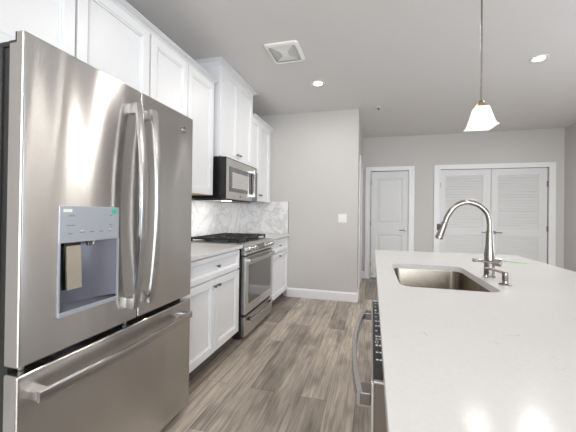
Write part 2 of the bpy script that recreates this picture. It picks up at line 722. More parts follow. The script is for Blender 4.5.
def hinges(parent, x, zs):
    for z in zs:
        mb = MB()
        mb.cyl((x, BY - .004, z - .045), (x, BY - .004, z + .045), .008)
        mb.box(x - .014, x + .014, BY - .001, BY + .012, z - .045, z + .045)
        mb.build('hinge', m_hard, parent)


def frame_panel_door(root, x0, x1, z0, z1, holes, panel_builder):
    """stiles and rails around holes (list of x0,x1,z0,z1)"""
    y0, y1 = BY + .010, BY + .045
    mb = MB()
    hs = sorted(holes, key=lambda h: h[2])
    hx0, hx1 = hs[0][0], hs[0][1]
    mb.box(x0, hx0, y0, y1, z0, z1)
    mb.box(hx1, x1, y0, y1, z0, z1)
    zc = z0
    for h in hs:
        mb.box(hx0, hx1, y0, y1, zc, h[2])
        zc = h[3]
    mb.box(hx0, hx1, y0, y1, zc, z1)
    d = mb.build('door_slab', m_door, root)
    for h in hs:
        panel_builder(d, *h)
    return d


def raised_panel(parent, x0, x1, z0, z1):
    t = bmesh.new()
    ya, yb, yc = BY + .010, BY + .020, BY + .012
    loops = []
    for ins, y in ((0, ya), (.012, yb), (.03, yb), (.05, yc)):
        loops.append([t.verts.new(p) for p in ((x0 + ins, y, z0 + ins), (x1 - ins, y, z0 + ins), (x1 - ins, y, z1 - ins), (x0 + ins, y, z1 - ins))])
    for a, b_ in zip(loops, loops[1:]):
        for k in range(4):
            t.faces.new((a[k], a[(k + 1) % 4], b_[(k + 1) % 4], b_[k]))
    t.faces.new(loops[-1])
    bmesh.ops.recalc_face_normals(t, faces=t.faces)
    mb = MB()
    mb.merge(t)
    mb.box(x0, x1, BY + .024, BY + .040, z0, z1)
    return mb.build('door_panel', m_door, parent)


def louvers(parent, x0, x1, z0, z1):
    mb = MB()
    mb.box(x0, x1, BY + .038, BY + .043, z0, z1)
    n = int(round((z1 - z0) / 0.048))
    p = (z1 - z0) / n
    for i in range(n):
        z = z0 + i * p
        mb.prism([(BY + .012, z + .004), (BY + .018, z + .001), (BY + .037, z + p * 1.05), (BY + .031, z + p * 1.08)], 'X', x0, x1)
    return mb.build('louver_panel', m_door, parent)


d1 = thing('door_1', '', '', (2.14, BY, 0))
del d1['label'], d1['category']
struct(d1)
casing(d1, 1.695, 2.572, 2.125, 0.095)
sl = frame_panel_door(d1, 1.802, 2.484, 0.02, 2.035, [(1.915, 2.37, 0.22, 0.845), (1.915, 2.37, 1.055, 1.905)], raised_panel)
lever(sl, 2.425, 0.935, -1)
hinges(d1, 1.792, (1.82, 1.05, 0.28))
MB().cyl((1.83, BY + .010, .10), (1.84, BY - .05, .09), .008).build('door_stop', m_hard, sl)

d2 = thing('door_2', '', '', (3.42, BY, 0))
struct(d2)
dd3 = thing('door_3', '', '', (4.23, BY, 0))
struct(dd3)
for q in (d2, dd3):
    del q['label'], q['category']
tr = casing(d2, 2.905, 4.762, 2.13, 0.10)
sl = frame_panel_door(d2, 3.008, 3.820, 0.02, 2.04, [(3.10, 3.70, 0.21, 0.875), (3.10, 3.70, 1.01, 1.93)], louvers)
lever(sl, 3.775, 0.935, -1)
sl = frame_panel_door(dd3, 3.828, 4.652, 0.02, 2.04, [(3.925, 4.53, 0.21, 0.875), (3.925, 4.53, 1.01, 1.93)], louvers)
lever(sl, 3.872, 0.935, 1)
hinges(dd3, 4.657, (1.77, 1.02, 0.28))
hinges(d2, 3.004, (1.77, 1.02, 0.28))

# casing of a side doorway on the passage wall, seen edge on
mb = MB()
mb.box(XE, XE + .018, 4.56, 4.65, 0, 2.12, .004)
mb.box(XE, XE + .018, 5.45, 5.54, 0, 2.12, .004)
mb.box(XE, XE + .018, 4.65, 5.45, 2.03, 2.12, .004)
d4 = mb.build('door_4', m_trim, None, True)
struct(d4)
box('door_slab', m_door, d4, XE + .001, XE + .006, 4.65, 5.45, 0.01, 2.03)


# ------------------------------------------------------------------ backsplash
o = MB().box(.0005, .008, 1.60, EY - .0085, .9145, 1.349).build('backsplash', m_marble)
tag(o, 'white marble-look tile backsplash on the long left wall behind the gas range', 'backsplash')
o = MB().box(.0005, .628, EY - .008, EY - .0003, .9145, 1.392).build('backsplash', m_marble)
tag(o, 'short marble-look backsplash return on the end wall over the narrow worktop', 'backsplash')
MB().box(.6285, .634, EY - .010, EY, .9145, 1.395).build('edge_trim', m_hard, o)


# ------------------------------------------------------------------ cabinets
def shaker(parent, X, y0, y1, z0, z1, name='door', rail=.057, knob=None, t=.02):
    """cabinet front facing +X at plane X; recessed flat panel"""
    mb = MB()
    mb.box(X - t, X, y0, y0 + rail, z0, z1, .0015, 1)
    mb.box(X - t, X, y1 - rail, y1, z0, z1, .0015, 1)
    mb.box(X - t, X, y0 + rail, y1 - rail, z0, z0 + rail, .0015, 1)
    mb.box(X - t, X, y0 + rail, y1 - rail, z1 - rail, z1, .0015, 1)
    d = mb.build(name, m_cab, parent)
    # inner bead + panel
    t_ = bmesh.new()
    loops = []
    for ins, xx in ((0, X - .0005), (.003, X - .005), (.010, X - .006), (.012, X - .015)):
        a0, a1, b0, b1 = y0 + rail + ins, y1 - rail - ins, z0 + rail + ins, z1 - rail - ins
        loops.append([t_.verts.new(p) for p in ((xx, a0, b0), (xx, a1, b0), (xx, a1, b1), (xx, a0, b1))])
    for a, b_ in zip(loops, loops[1:]):
        for k in range(4):
            t_.faces.new((a[k], a[(k + 1) % 4], b_[(k + 1) % 4], b_[k]))
    t_.faces.new(loops[-1])
    bmesh.ops.recalc_face_normals(t_, faces=t_.faces)
    mp = MB()
    mp.merge(t_)
    mp.build('panel', m_cab, d)
    if knob:
        for (ky, kz) in ([knob] if not isinstance(knob, list) else knob):
            pull(d, X, ky, kz)
    return d


def pull(parent, X, y, z, w=.032):
    """short T-bar knob"""
    mb = MB()
    mb.cyl((X - .0005, y, z), (X + .018, y, z), .006, .005, 12)
    mb.box(X + .016, X + .028, y - w / 2, y + w / 2, z - .010, z + .010, .003)
    return mb.build('knob', m_hard, parent, True)


def crown(parent, X, y0, y1, zb, zt, out, left_return=None, right_return=None):
    """stepped crown along Y at cabinet front X; returns run back to the given X"""
    h = zt - zb
    prof = [(0, 0), (.006, 0), (.008, .12), (.25, .28), (.42, .55), (.78, .74), (.82, .82), (1, .86), (1, 1), (0, 1)]
    pr = [(p[0] * out if i not in (1, 2) else p[0], p[1] * h) for i, p in enumerate(prof)]
    t = bmesh.new()
    path = []
    rings = []

    def ring(fn):
        rings.append([t.verts.new(fn(a, b_)) for a, b_ in pr])
    if left_return is not None:
        ring(lambda a, b_: (left_return, y0 - a, zb + b_))
        ring(lambda a, b_: (X + a, y0 - a, zb + b_))
    else:
        ring(lambda a, b_: (X + a, y0, zb + b_))
    if right_return is not None:
        ring(lambda a, b_: (X + a, y1 + a, zb + b_))
        ring(lambda a, b_: (right_return, y1 + a, zb + b_))
    else:
        ring(lambda a, b_: (X + a, y1, zb + b_))
    n = len(pr)
    for r0, r1 in zip(rings, rings[1:]):
        for k in range(n):
            t.faces.new((r0[k], r0[(k + 1) % n], r1[(k + 1) % n], r1[k]))
    t.faces.new(rings[0])
    t.faces.new(rings[-1][::-1])
    bmesh.ops.recalc_face_normals(t, faces=t.faces)
    mb = MB()
    mb.merge(t)
    return mb.build('crown_molding', m_cab, parent)


G_UP = 'upper wall cabinets'
UX = .36
# above the fridge
c = thing('wall_cabinet', 'white two-door wall cabinet above the refrigerator', 'cabinet', (.17, 1.18, 1.87), G_UP)
box('body', m_cab, c, 0.002, UX - .021, .68, 1.677, 1.87, 2.43)
shaker(c, UX, .690, 1.157, 1.88, 2.425)
shaker(c, UX, 1.170, 1.670, 1.88, 2.425)
crown(c, UX - .02, .68, 1.6775, 2.424, 2.458, .062, left_return=.002)
# between fridge and range
c = thing('wall_cabinet', 'white two-door wall cabinet between refrigerator and microwave', 'cabinet', (.17, 2.11, 1.38), G_UP)
box('body', m_cab, c, 0.002, UX - .021, 1.678, 2.512, 1.385, 2.43)
box('bottom_panel', m_ply, c, 0.012, UX - .03, 1.682, 2.508, 1.378, 1.385)
shaker(c, UX, 1.686, 2.096, 1.38, 2.425)
shaker(c, UX, 2.104, 2.507, 1.38, 2.425)
crown(c, UX - .02, 1.678, 2.512, 2.424, 2.458, .062)
# over the microwave, taller and deeper
TX = .40
c = thing('wall_cabinet', 'tall deep white cabinet above the microwave reaching the ceiling', 'cabinet', (.19, 2.95, 1.76), G_UP)
box('body', m_cab, c, 0.002, TX - .021, R0, R1, 1.762, 2.665)
shaker(c, TX, R0 + .012, 2.946, 1.768, 2.640, knob=(2.918, 1.838))
shaker(c, TX, 2.955, R1 - .012, 1.768, 2.640, knob=(2.984, 1.838))
crown(c, TX - .02, R0, R1, 2.646, 2.688, .060, left_return=.002, right_return=.002)
# right of the microwave
c = thing('wall_cabinet', 'white wall cabinet right of the microwave beside the end wall', 'cabinet', (.17, 3.76, 1.38), G_UP)
box('body', m_cab, c, 0.002, UX - .021, R1 + .012, 4.15, 1.38, 2.43)
box('filler', m_cab, c, UX - .04, UX - .02, 4.152, EY - .001, 1.38, 2.43)
shaker(c, UX, R1 + .02, 3.70, 1.375, 2.425, knob=(3.672, 1.455))
shaker(c, UX, 3.708, 4.105, 1.375, 2.425, knob=(3.738, 1.455))
crown(c, UX - .02, R1 + .064, EY - .001, 2.424, 2.458, .062)


def base_cab(label, y0, y1, split, knobs_mid):
    c = thing('base_cabinet', label, 'cabinet', (.31, (y0 + y1) / 2, 0), 'white base cabinets along the left wall')
    box('body', m_cab, c, 0.002, .609, y0, y1, .105, .883)
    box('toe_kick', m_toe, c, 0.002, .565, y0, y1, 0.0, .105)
    return c


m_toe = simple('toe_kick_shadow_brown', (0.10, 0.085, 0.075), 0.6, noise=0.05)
c = base_cab('white base cabinet with one wide drawer, between refrigerator and range', 1.60, 2.545, None, None)
d = shaker(c, .63, 1.612, 2.537, .702, .872, name='drawer', rail=.035, knob=(2.125, .790))
shaker(c, .63, 1.612, 2.103, .115, .690, knob=(2.078, .640))
shaker(c, .63, 2.111, 2.537, .115, .690, knob=(2.140, .640))
c = base_cab('narrow white base cabinet right of the range, against the end wall', G1 + .004, EY - .002, None, None)
shaker(c, .63, G1 + .010, EY - .010, .702, .872, name='drawer', rail=.035, knob=(3.76, .790))
shaker(c, .63, G1 + .010, EY - .010, .115, .690, knob=(3.76, .650))

o = box('countertop', m_quartz, None, 0.0085, .652, 1.585, 2.562, .884, .914, bev=.003)
tag(o, 'white quartz worktop between refrigerator and gas range', 'countertop', 'left-wall worktops')
o = box('countertop', m_quartz, None, 0.0085, .652, G1 + .001, EY - .009, .884, .914, bev=.003)
tag(o, 'short white quartz worktop right of the range', 'countertop', 'left-wall worktops')

# ------------------------------------------------------------------ refrigerator
F0, F1, FX = .675, 1.583, .761
YM = 1.163
fr = thing('refrigerator', 'stainless steel french-door refrigerator with water dispenser', 'refrigerator', (.4, (F0 + F1) / 2, 0))
box('body', m_fside, fr, .03, .655, F0 + .008, F1 - .008, .03, 1.745, bev=.004)
box('gasket', m_black, fr, .656, .697, F0 + .014, F1 - .014, .05, 1.74)
box('base_grille', m_black, fr, .20, .70, F0 + .02, F1 - .02, .0, .052)


def fridge_door(y0, y1, z0, z1, name):
    return box(name, m_fridge, fr, .698, FX, y0, y1, z0, z1, bev=.008, seg=3)


dl = fridge_door(F0, YM - .002, .716, 1.782, 'door')
dr = fridge_door(YM + .002, F1, .716, 1.782, 'door')
for d_ in (dl, dr):          # the rear of each door top steps down behind a front lip
    cut(d_, MB().box(.60, .734, F0 - .1, F1 + .1, 1.744, 1.90).build('cutter', m_fridge))
    d_.data.materials.clear()
    d_.data.materials.append(m_fridge)
dz = fridge_door(F0, F1, .06, .692, 'freezer_drawer')
# caps and hinge covers
for yy, d in ((F0 + .05, dl), (F1 - .05, dr)):
    mb = MB()
    mb.box(.60, .685, yy - .035, yy + .035, 1.7455, 1.765, .004)
    mb.build('hinge_cover', m_black, fr, True)
for d_, y0, y1 in ((dl, F0 + .001, YM - .004), (dr, YM + .004, F1 - .001)):
    MB().prism([(.699, 1.7445), (.7335, 1.7445), (.7335, 1.779), (.726, 1.779), (.726, 1.753), (.699, 1.753)], 'Y', y0, y1).build('door_cap', m_black, d_)
for yy in (F0 + .04, YM - .03):
    MB().cyl((.715, yy, .694), (.715, yy, .715), .010).build('hinge_pin', m_nickel, fr)
# dispenser niche cut into the left door
DY0, DY1 = .795, 1.043
c = MB()
c.box(.701, .80, DY0, DY1, .838, 1.10)
cut(dl, c.build('cutter', m_fridge))
dl.data.materials.clear()
dl.data.materials.append(m_fridge)
disp = MB()
disp.box(.756, .7645, DY0 - .002, DY1 + .002, 1.098, 1.232, .003)
panel = disp.build('control_panel', m_disp, dl, True)
# niche: bowed back wall, sides, sloping tray
t = bmesh.new()
n = 14
rows = []
for zz in (.860, 1.098):
    row = []
    for i in range(n + 1):
        u = i / n
        y = DY0 + .003 + u * (DY1 - DY0 - .006)
        x = .7025 + .054 * (max(0, (u - .35) / .65) ** 2.2)
        row.append(t.verts.new((x, y, zz)))
    rows.append(row)
for i in range(n):
    t.faces.new((rows[0][i], rows[0][i + 1], rows[1][i + 1], rows[1][i]))
bmesh.ops.recalc_face_normals(t, faces=t.faces)
mb = MB()
mb.merge(t)
mb.build('niche_lining', m_dispin, dl, True)
mb = MB()
mb.prism([(.7025, .838), (.762, .838), (.762, .850), (.7025, .862)], 'Y', DY0 + .002, DY1 - .002)
mb.build('drip_tray', m_dispin, dl)
MB().box(.7622, .769, DY0 - .002, DY1 + .002, .836, .853, .002).build('tray_lip', m_disp, dl, True)
for y in (DY0, DY1):
    MB().box(.757, .765, y - .003, y + .003, .838, 1.10).build('niche_rim', m_disp, dl)
mb = MB()
mb.prism([(.742, 1.085), (.750, 1.085), (.757, .925), (.751, .925)], 'Y', .830, .886)
mb.build('paddle', m_paddle, dl)
box('paddle_mount', m_black, dl, .728, .748, .824, .886, 1.082, 1.098)
box('paddle_back', m_black, dl, .735, .7415, .826, .880, .925, 1.084)
mb = MB()
mb.cyl((.742, .925, 1.097), (.742, .925, 1.078), .011, .007)
mb.cyl((.742, .945, 1.097), (.742, .945, 1.083), .008)
mb.build('water_spout', m_hard, dl, True)
# printed marks on the panel
mk = MB()
for (y0, y1, z) in ((.826, .848, 1.196), (.820, .850, 1.161), (.824, .842, 1.131),
                    (.868, .888, 1.134), (.908, .928, 1.134), (.950, .968, 1.134), (.992, 1.006, 1.134),
                    (.998, 1.010, 1.197), (.994, 1.012, 1.160), (1.00, 1.008, 1.151)):
    mk.box(.7645, .7649, y0, y1, z - .0018, z + .0018)
mk.build('panel_lettering', m_mark, panel)
mk = MB()
for (y0, y1, z) in ((.870, .884, 1.140), (.994, 1.005, 1.140)):
    mk.box(.7645, .7649, y0, y1, z - .0012, z + .0015)
mk.build('indicator_light', m_markw, panel)
box('white_sticker', m_plastic, panel, .7645, .7652, .806, .838, 1.209, 1.221)
MB().cyl((.7645, 1.020, 1.214), (.7653, 1.020, 1.214), .0125, seg=24).build('teal_sticker', m_teal, panel)


def fridge_handle(parent, y):
    ztop, zbot = 1.702, .782
    mb = MB()
    pts = []
    for i in range(25):
        u = i / 24
        z = zbot + (ztop - zbot) * u
        x = FX + .036 + .036 * (1 - (2 * u - 1) ** 2)
        pts.append((x, y, z))
    mb.tube(pts, 1.0, 16, flat=(.018, .008, (1, 0, 0)))
    h = mb.build('door_handle', m_handle, parent, True)
    for z in (ztop - .022, zbot + .022):
        MB().box(FX - .001, FX + .034, y - .015, y + .015, z - .022, z + .022, .003).build('handle_mount', m_handle, h, True)


fridge_handle(dl, 1.108)
fridge_handle(dr, 1.204)
mb = MB()
pts = []
for i in range(25):
    u = i / 24
    pts.append((FX + .046 + .020 * (1 - (2 * u - 1) ** 2), F0 + .030 + u * (F1 - F0 - .095), .622))
mb.tube(pts, 1.0, 16, flat=(.017, .009, (1, 0, 0)))
h = mb.build('drawer_handle', m_handle, dz, True)
for y in (F0 + .049, F1 - .084):
    MB().box(FX - .001, FX + .043, y - .02, y + .02, .608, .636, .003).build('handle_mount', m_handle, h, True)

# round emblem: ring, field and script-like curls
def emblem(parent, X, y, z, r, mat_ring, mat_field):
    mb = MB()
    mb.cyl((X - .0005, y, z), (X + .0018, y, z), r, seg=32)
    e = mb.build('emblem', mat_field, parent, False)
    k = MB()
    k.tube([(X + .002, y + r * .9 * math.cos(a), z + r * .9 * math.sin(a)) for a in [2 * PI * i / 32 for i in range(33)]], r * .08, 6)

    def curl(cy, cz, rr, a0, a1):
        k.tube([(X + .002, y + cy + rr * math.cos(math.radians(a0 + (a1 - a0) * i / 14)), z + cz + rr * math.sin(math.radians(a0 + (a1 - a0) * i / 14))) for i in range(15)], r * .07, 6)
    curl(-r * .28, r * .12, r * .28, 40, 330)
    curl(-r * .16, -r * .22, r * .26, 150, 400)
    curl(r * .28, r * .22, r * .2, 60, 280)
    curl(r * .28, -r * .16, r * .24, 100, -130)
    k.build('emblem_lettering', mat_ring, e, True)


emblem(dr, FX, 1.491, 1.692, .021, m_handle, m_hard)

# ------------------------------------------------------------------ gas range
rg = thing('gas_range', 'stainless steel slide-in gas range with black cast-iron grates', 'range', (.33, (G0 + G1) / 2, 0))
a0, a1 = G0 + .004, G1 - .004
box('body', m_blackplastic, rg, .03, .625, a0, a1, .03, .90)
box('base', m_blackplastic, rg, .06, .60, a0 + .02, a1 - .02, 0, .03)
# cooktop
ct = box('cooktop', m_steel, rg, .015, .64, a0 - .002, a1 + .002, .900, .921, bev=.003)
box('burner_well', m_black, ct, .05, .585, a0 + .03, a1 - .03, .9215, .9245)
for (bx_, by_, r) in ((.17, G0 + .16, .045), (.45, G0 + .16, .05), (.31, (G0 + G1) / 2, .045), (.17, G1 - .16, .04), (.45, G1 - .16, .055)):
    mb = MB()
    mb.lathe([(r * 1.15, 0), (r * 1.15, .006), (r * .9, .010), (r * .85, .018), (.3 * r, .020)], (bx_, by_, .925))
    mb.build('burner', m_black, ct, True)
sect = [(a0 + .022, a0 + .262), (a0 + .268, a1 - .268), (a1 - .262, a1 - .022)]
for i, (y0, y1) in enumerate(sect):
    mb = MB()
    zt = .964
    for yy in (y0 + .006, y1 - .006):
        mb.box(.055, .58, yy - .006, yy + .006, zt - .016, zt)
    for xx in (.061, .19, .32, .45, .574):
        mb.box(xx - .006, xx + .006, y0, y1, zt - .014, zt + .002)
    ym = (y0 + y1) / 2
    for xx in (.15, .23, .40, .50):
        mb.box(xx - .004, xx + .004, y0 + .04, y1 - .04, zt - .006, zt + .006)
    for xx in (.063, .57):
        for yy in (y0 + .008, y1 - .008):
            mb.box(xx - .008, xx + .008, yy - .008, yy + .008, .9245, zt - .01)
    mb.build('grate', m_iron, ct)
# slanted control panel
mb = MB()
mb.prism([(.622, .812), (.668, .812), (.672, .822), (.650, .900), (.640, .9185), (.622, .9185)], 'Y', a0, a1)
cp = mb.build('control_panel', m_steel, rg)
ndir = Vector((.96, 0, .27)).normalized()


def on_panel(u, y):
    """u 0..1 up the slanted face"""
    return Vector((.672 - .022 * u, y, .822 + .078 * u))


for y in (G0 + .07, G0 + .145, G0 + .22, G1 - .22, G1 - .145, G1 - .07)[:]:
    p = on_panel(.45, y)
    mb = MB()
    mb.cyl(p - ndir * .001, p + ndir * .008, .024, .022)
    mb.cyl(p + ndir * .008, p + ndir * .040, .021, .018)
    mb.build('burner_knob', m_handle, cp, True)
t = bmesh.new()
q = [on_panel(.12, G0 + .275), on_panel(.12, G1 - .275), on_panel(.85, G1 - .275), on_panel(.85, G0 + .275)]
A = [t.verts.new(p + ndir * .0015) for p in q]
B = [t.verts.new(p - ndir * .002) for p in q]
t.faces.new(A)
for k in range(4):
    t.faces.new((A[k], A[(k + 1) % 4], B[(k + 1) % 4], B[k]))
bmesh.ops.recalc_face_normals(t, faces=t.faces)
mb = MB()
mb.merge(t)
mb.build('display', m_screen, cp)
# oven door
od = MB().box(.626, .668, a0, a1, .245, .798, .004).build('oven_door', m_steel, rg, True)
box('window', m_glassdark, od, .6675, .6695, a0 + .075, a1 - .075, .335, .712, bev=.0008)
mb = MB()
pts = [(.668 + .032 + .022 * (1 - (2 * i / 20 - 1) ** 2), a0 + .05 + (a1 - a0 - .10) * i / 20, .755) for i in range(21)]
mb.tube(pts, 1.0, 14, flat=(.018, .010, (1, 0, 0)))
h = mb.build('door_handle', m_handle, od, True)
for y in (a0 + .068, a1 - .068):
    MB().box(.6675, .698, y - .016, y + .016, .742, .768, .003).build('handle_mount', m_handle, h, True)
emblem(od, .668, (G0 + G1) / 2, .290, .016, m_handle, m_hard)
dw_ = MB().box(.626, .664, a0, a1, .035, .222, .004).build('drawer', m_steel, rg, True)
mb = MB()
pts = [(.664 + .028 + .018 * (1 - (2 * i / 20 - 1) ** 2), a0 + .07 + (a1 - a0 - .14) * i / 20, .185) for i in range(21)]
mb.tube(pts, 1.0, 14, flat=(.013, .008, (1, 0, 0)))
h = mb.build('drawer_handle', m_handle, dw_, True)
for y in (a0 + .09, a1 - .09):
    MB().box(.6635, .692, y - .02, y + .02, .172, .198, .003).build('handle_mount', m_black, h, True)

# ------------------------------------------------------------------ microwave
MX = .471
mw = thing('microwave', 'over-the-range microwave, black case with stainless front', 'microwave', (.22, (R0 + R1) / 2, 1.35))
m0, m1 = R0 + .004, R1 - .004
box('case', m_black, mw, .003, .460, m0, m1, 1.352, 1.757, bev=.003)
box('front_seam', m_blackplastic, mw, .4605, .464, m0 + .004, m1 - .004, 1.36, 1.75)
YD = m1 - .165
fd = MB().box(.4645, MX, m0, YD, 1.352, 1.745, .003).build('door', m_steel, mw, True)
box('top_vent', m_steel, mw, .4645, MX - .003, YD + .002, m1, 1.70, 1.745, bev=.002)
g = box('window_frame', m_glassgrey, fd, MX - .0005, MX + .0015, m0 + .05, YD - .045, 1.425, 1.672, bev=.0006)
box('window', m_glassscreen, g, MX + .0012, MX + .0025, m0 + .115, YD - .10, 1.465, 1.622, bev=.0006)
cpn = box('control_panel', m_glassgrey, mw, .4645, MX, YD + .003, m1, 1.356, 1.698, bev=.002)
box('display', m_screen, cpn, MX - .0005, MX + .001, YD + .03, m1 - .03, 1.63, 1.672)
mb = MB()
for r_ in range(5):
    for k in range(3):
        mb.box(MX - .0005, MX + .001, YD + .042 + k * .032, YD + .060 + k * .032, 1.43 + r_ * .036, 1.443 + r_ * .036)
mb.build('keypad', m_mark, cpn)
mb = MB()
mb.tube([(MX + .036, YD - .012, z) for z in (1.40, 1.45, 1.55, 1.65, 1.70)], 1.0, 14, flat=(.012, .010, (1, 0, 0)))
h = mb.build('door_handle', m_handle, fd, True)
for z in (1.415, 1.685):
    MB().box(MX - .001, MX + .032, YD - .022, YD - .002, z - .014, z + .014, .002).build('handle_mount', m_handle, h, True)
box('handle_shadow_strip', m_blackplastic, fd, MX - .0005, MX + .001, YD - .036, YD - .002, 1.425, 1.672)  # black strip on the door face behind the handle
emblem(fd, MX, m0 + .30, 1.385, .014, m_handle, m_hard)
box('underside_lamp_cover', m_blackplastic, mw, .10, .40, m0 + .03, m1 - .03, 1.340, 1.3515)
box('lamp_lens', m_bulb, mw, .33, .385, m0 + .16, m0 + .28, 1.336, 1.340)
area('cooktop_lamp', (.35, m0 + .22, 1.334), (-.3, .3, -1), .05, .05, 2.2, (1, .98, .95))
box('filter_tab', m_steel, mw, .12, .30, m0 + .06, m0 + .34, 1.337, 1.340)

# ------------------------------------------------------------------ island
IX, JX, IY0, IY1 = 1.849, 2.916, 0.10, 2.634
isl = MB().box(IX, JX, IY0, IY1, .884, .914, .003).build('island_countertop', m_quartz, None, True)
tag(isl, 'large white quartz island worktop with the undermount sink', 'countertop')
SX0, SX1, SY0, SY1 = 1.943, 2.330, 1.325, 1.942
c = MB()
c.prism(rrect(SX0, SX1, SY0, SY1, .055, 8), 'Z', .87, .93)
cut(isl, c.build('cutter', m_quartz))
isl.data.materials.clear()
isl.data.materials.append(m_quartz)
base = thing('island_cabinet', 'white island cabinet carrying the quartz worktop, facing the range', 'cabinet', (2.24, .8, 0))
bx0, bx1 = 1.880, 2.58
mb = MB()
mb.box(bx0 + .03, bx1, IY0 + .03, .626, .10, .883)
mb.box(bx0 + .03, bx1, 2.04, IY1 - .03, .10, .883)
mb.box(bx0 + .03, bx0 + .045, 1.262, 2.04, .10, .883)      # false front at the sink
mb.box(bx1 - .015, bx1, .626, 2.04, .10, .883)
mb.box(bx0 + .045, bx1 - .015, 1.262, 2.04, .10, .12)
mb.build('body', m_cab, base)
mb = MB()
mb.box(bx0 + .08, bx1, IY0 + .06, .626, 0, .10)
mb.box(bx0 + .08, bx1, 1.262, IY1 - .06, 0, .10)
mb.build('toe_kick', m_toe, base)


def front_negx(parent, X, y0, y1, z0, z1, name='door', rail=.057):
    mb = MB()
    mb.box(X, X + .02, y0, y0 + rail, z0, z1)
    mb.box(X, X + .02, y1 - rail, y1, z0, z1)
    mb.box(X, X + .02, y0 + rail, y1 - rail, z0, z0 + rail)
    mb.box(X, X + .02, y0 + rail, y1 - rail, z1 - rail, z1)
    mb.box(X + .010, X + .02, y0 + rail, y1 - rail, z0 + rail, z1 - rail)
    return mb.build(name, m_cab, parent)


for (y0, y1) in ((.15, .62), (1.27, 1.645), (1.655, 2.03), (2.045, 2.595)):
    front_negx(base, bx0 + .009, y0, y1, .115, .690)
    front_negx(base, bx0 + .009, y0, y1, .702, .872, 'drawer', .035)

# sink
t = bmesh.new()
rings = []
for (ins, z, r) in ((-.012, .883, .065), (-.001, .883, .056), (-.001, .878, .055), (.004, .76, .055), (.012, .705, .05), (.035, .690, .04), (.15, .686, .02)):
    rings.append([t.verts.new((p[0], p[1], z)) for p in rrect(SX0 + ins, SX1 - ins, SY0 + ins, SY1 - ins, r, 8)])
for a, b_ in zip(rings, rings[1:]):
    n = len(a)
    for k in range(n):
        t.faces.new((a[k], a[(k + 1) % n], b_[(k + 1) % n], b_[k]))
t.faces.new(rings[-1])
bmesh.ops.recalc_face_normals(t, faces=t.faces)
bmesh.ops.reverse_faces(t, faces=t.faces)
mb = MB()
mb.merge(t)
sk = mb.build('sink', m_sink, None, True)
md = sk.modifiers.new('thickness', 'SOLIDIFY')
md.thickness = .0012
md.offset = -1
tag(sk, 'rectangular stainless steel undermount sink sunk in the white island', 'sink')
mb = MB()
mb.lathe([(.042, 0), (.042, .003), (.034, .004), (.030, .001), (.01, .001)], ((SX0 + SX1) / 2, (SY0 + SY1) / 2 + .12, .687))
mb.build('drain', m_nickel, sk, True)

# faucet
FXc, FYc = 2.388, 1.655
fc = thing('faucet', 'brushed nickel pull-down kitchen faucet with high arched neck beside the sink', 'faucet', (FXc, FYc, .914))
mb = MB()
mb.lathe([(.027, 0), (.027, .006), (.0235, .010), (.0235, .06), (.0235, .115), (.018, .16), (.0160, .215), (.0136, .23)], (FXc, FYc, .914))
mb.build('body', m_nickel, fc, True)
mb = MB()
neck = smooth_path([(FXc, FYc, 1.14), (FXc - .001, FYc, 1.185), (FXc - .014, FYc, 1.232), (FXc - .052, FYc, 1.270), (FXc - .105, FYc, 1.284), (FXc - .156, FYc, 1.262), (FXc - .188, FYc, 1.218), (FXc - .203, FYc, 1.178)], 6)
mb.tube(neck, .0128, 16)
mb.build('neck', m_nickel, fc, True)
sp = MB()
sp.tube([(FXc - .202, FYc, 1.183), (FXc - .206, FYc, 1.172), (FXc - .217, FYc, 1.140), (FXc - .231, FYc, 1.098)], [.0135, .0155, .0165, .0185], 18)
sh = sp.build('spray_head', m_nickel, fc, True)
sp = MB()
sp.tube([(FXc - .231, FYc, 1.0985), (FXc - .232, FYc, 1.095)], [.014, .014], 16)
sp.build('spray_nozzle', m_blackplastic, sh)
sp = MB()
sp.box(FXc - .240, FXc - .226, FYc - .006, FYc + .006, 1.140, 1.172, .003)
sp.build('spray_button', m_blackplastic, sh, True)
hb = MB()
hb.cyl((FXc, FYc, .992), (FXc + .046, FYc - .012, .988), .021, .019)
hub = hb.build('valve_hub', m_nickel, fc, True)
hl = MB()
hl.tube([(FXc + .036, FYc - .028, .990), (FXc - .02, FYc - .034, .992), (FXc - .07, FYc - .036, .998)], [.007, .006, .0065], 12)
hl.cyl((FXc + .034, FYc - .012, .989), (FXc + .036, FYc - .036, .990), .009)
hl.build('lever', m_nickel, hub, True)
MB().tube([(FXc - .070, FYc - .036, .998), (FXc - .084, FYc - .036, 1.000)], .0085, 12).build('lever_tip', m_hard, hub, True)

# soap dispenser
sx, sy = 2.392, 1.485
sd = thing('soap_dispenser', 'small nickel soap dispenser pump right of the faucet', 'soap dispenser', (sx, sy, .914))
mb = MB()
mb.lathe([(.0245, 0), (.0245, .003), (.021, .006), (.012, .008), (.011, .018), (.0125, .020), (.0125, .030)], (sx, sy, .914))
mb.build('base', m_nickel, sd, True)
mb = MB()
mb.lathe([(.010, .028), (.012, .032), (.0125, .052), (.010, .056)], (sx, sy, .914))
mb.build('pump_head', m_nickel, sd, True)
mb = MB()
mb.tube([(sx, sy, .965), (sx - .025, sy + .012, .971), (sx - .058, sy + .028, .980), (sx - .068, sy + .033, .978)], [.0065, .0055, .005, .0048], 12)
mb.build('spout', m_nickel, sd, True)

# green tie lying on the worktop
mb = MB()
mb.tube(smooth_path([(2.640, 2.315, .918), (2.675, 2.275, .9172), (2.716, 2.240, .9165), (2.752, 2.222, .9168), (2.790, 2.205, .917)], 5), 1.0, 8, flat=(.0040, .0020, (0, 0, 1)))
o = mb.build('plant_tie', m_green, None, True)
tag(o, 'thin pale green strip lying on the white island behind the faucet', 'strip')

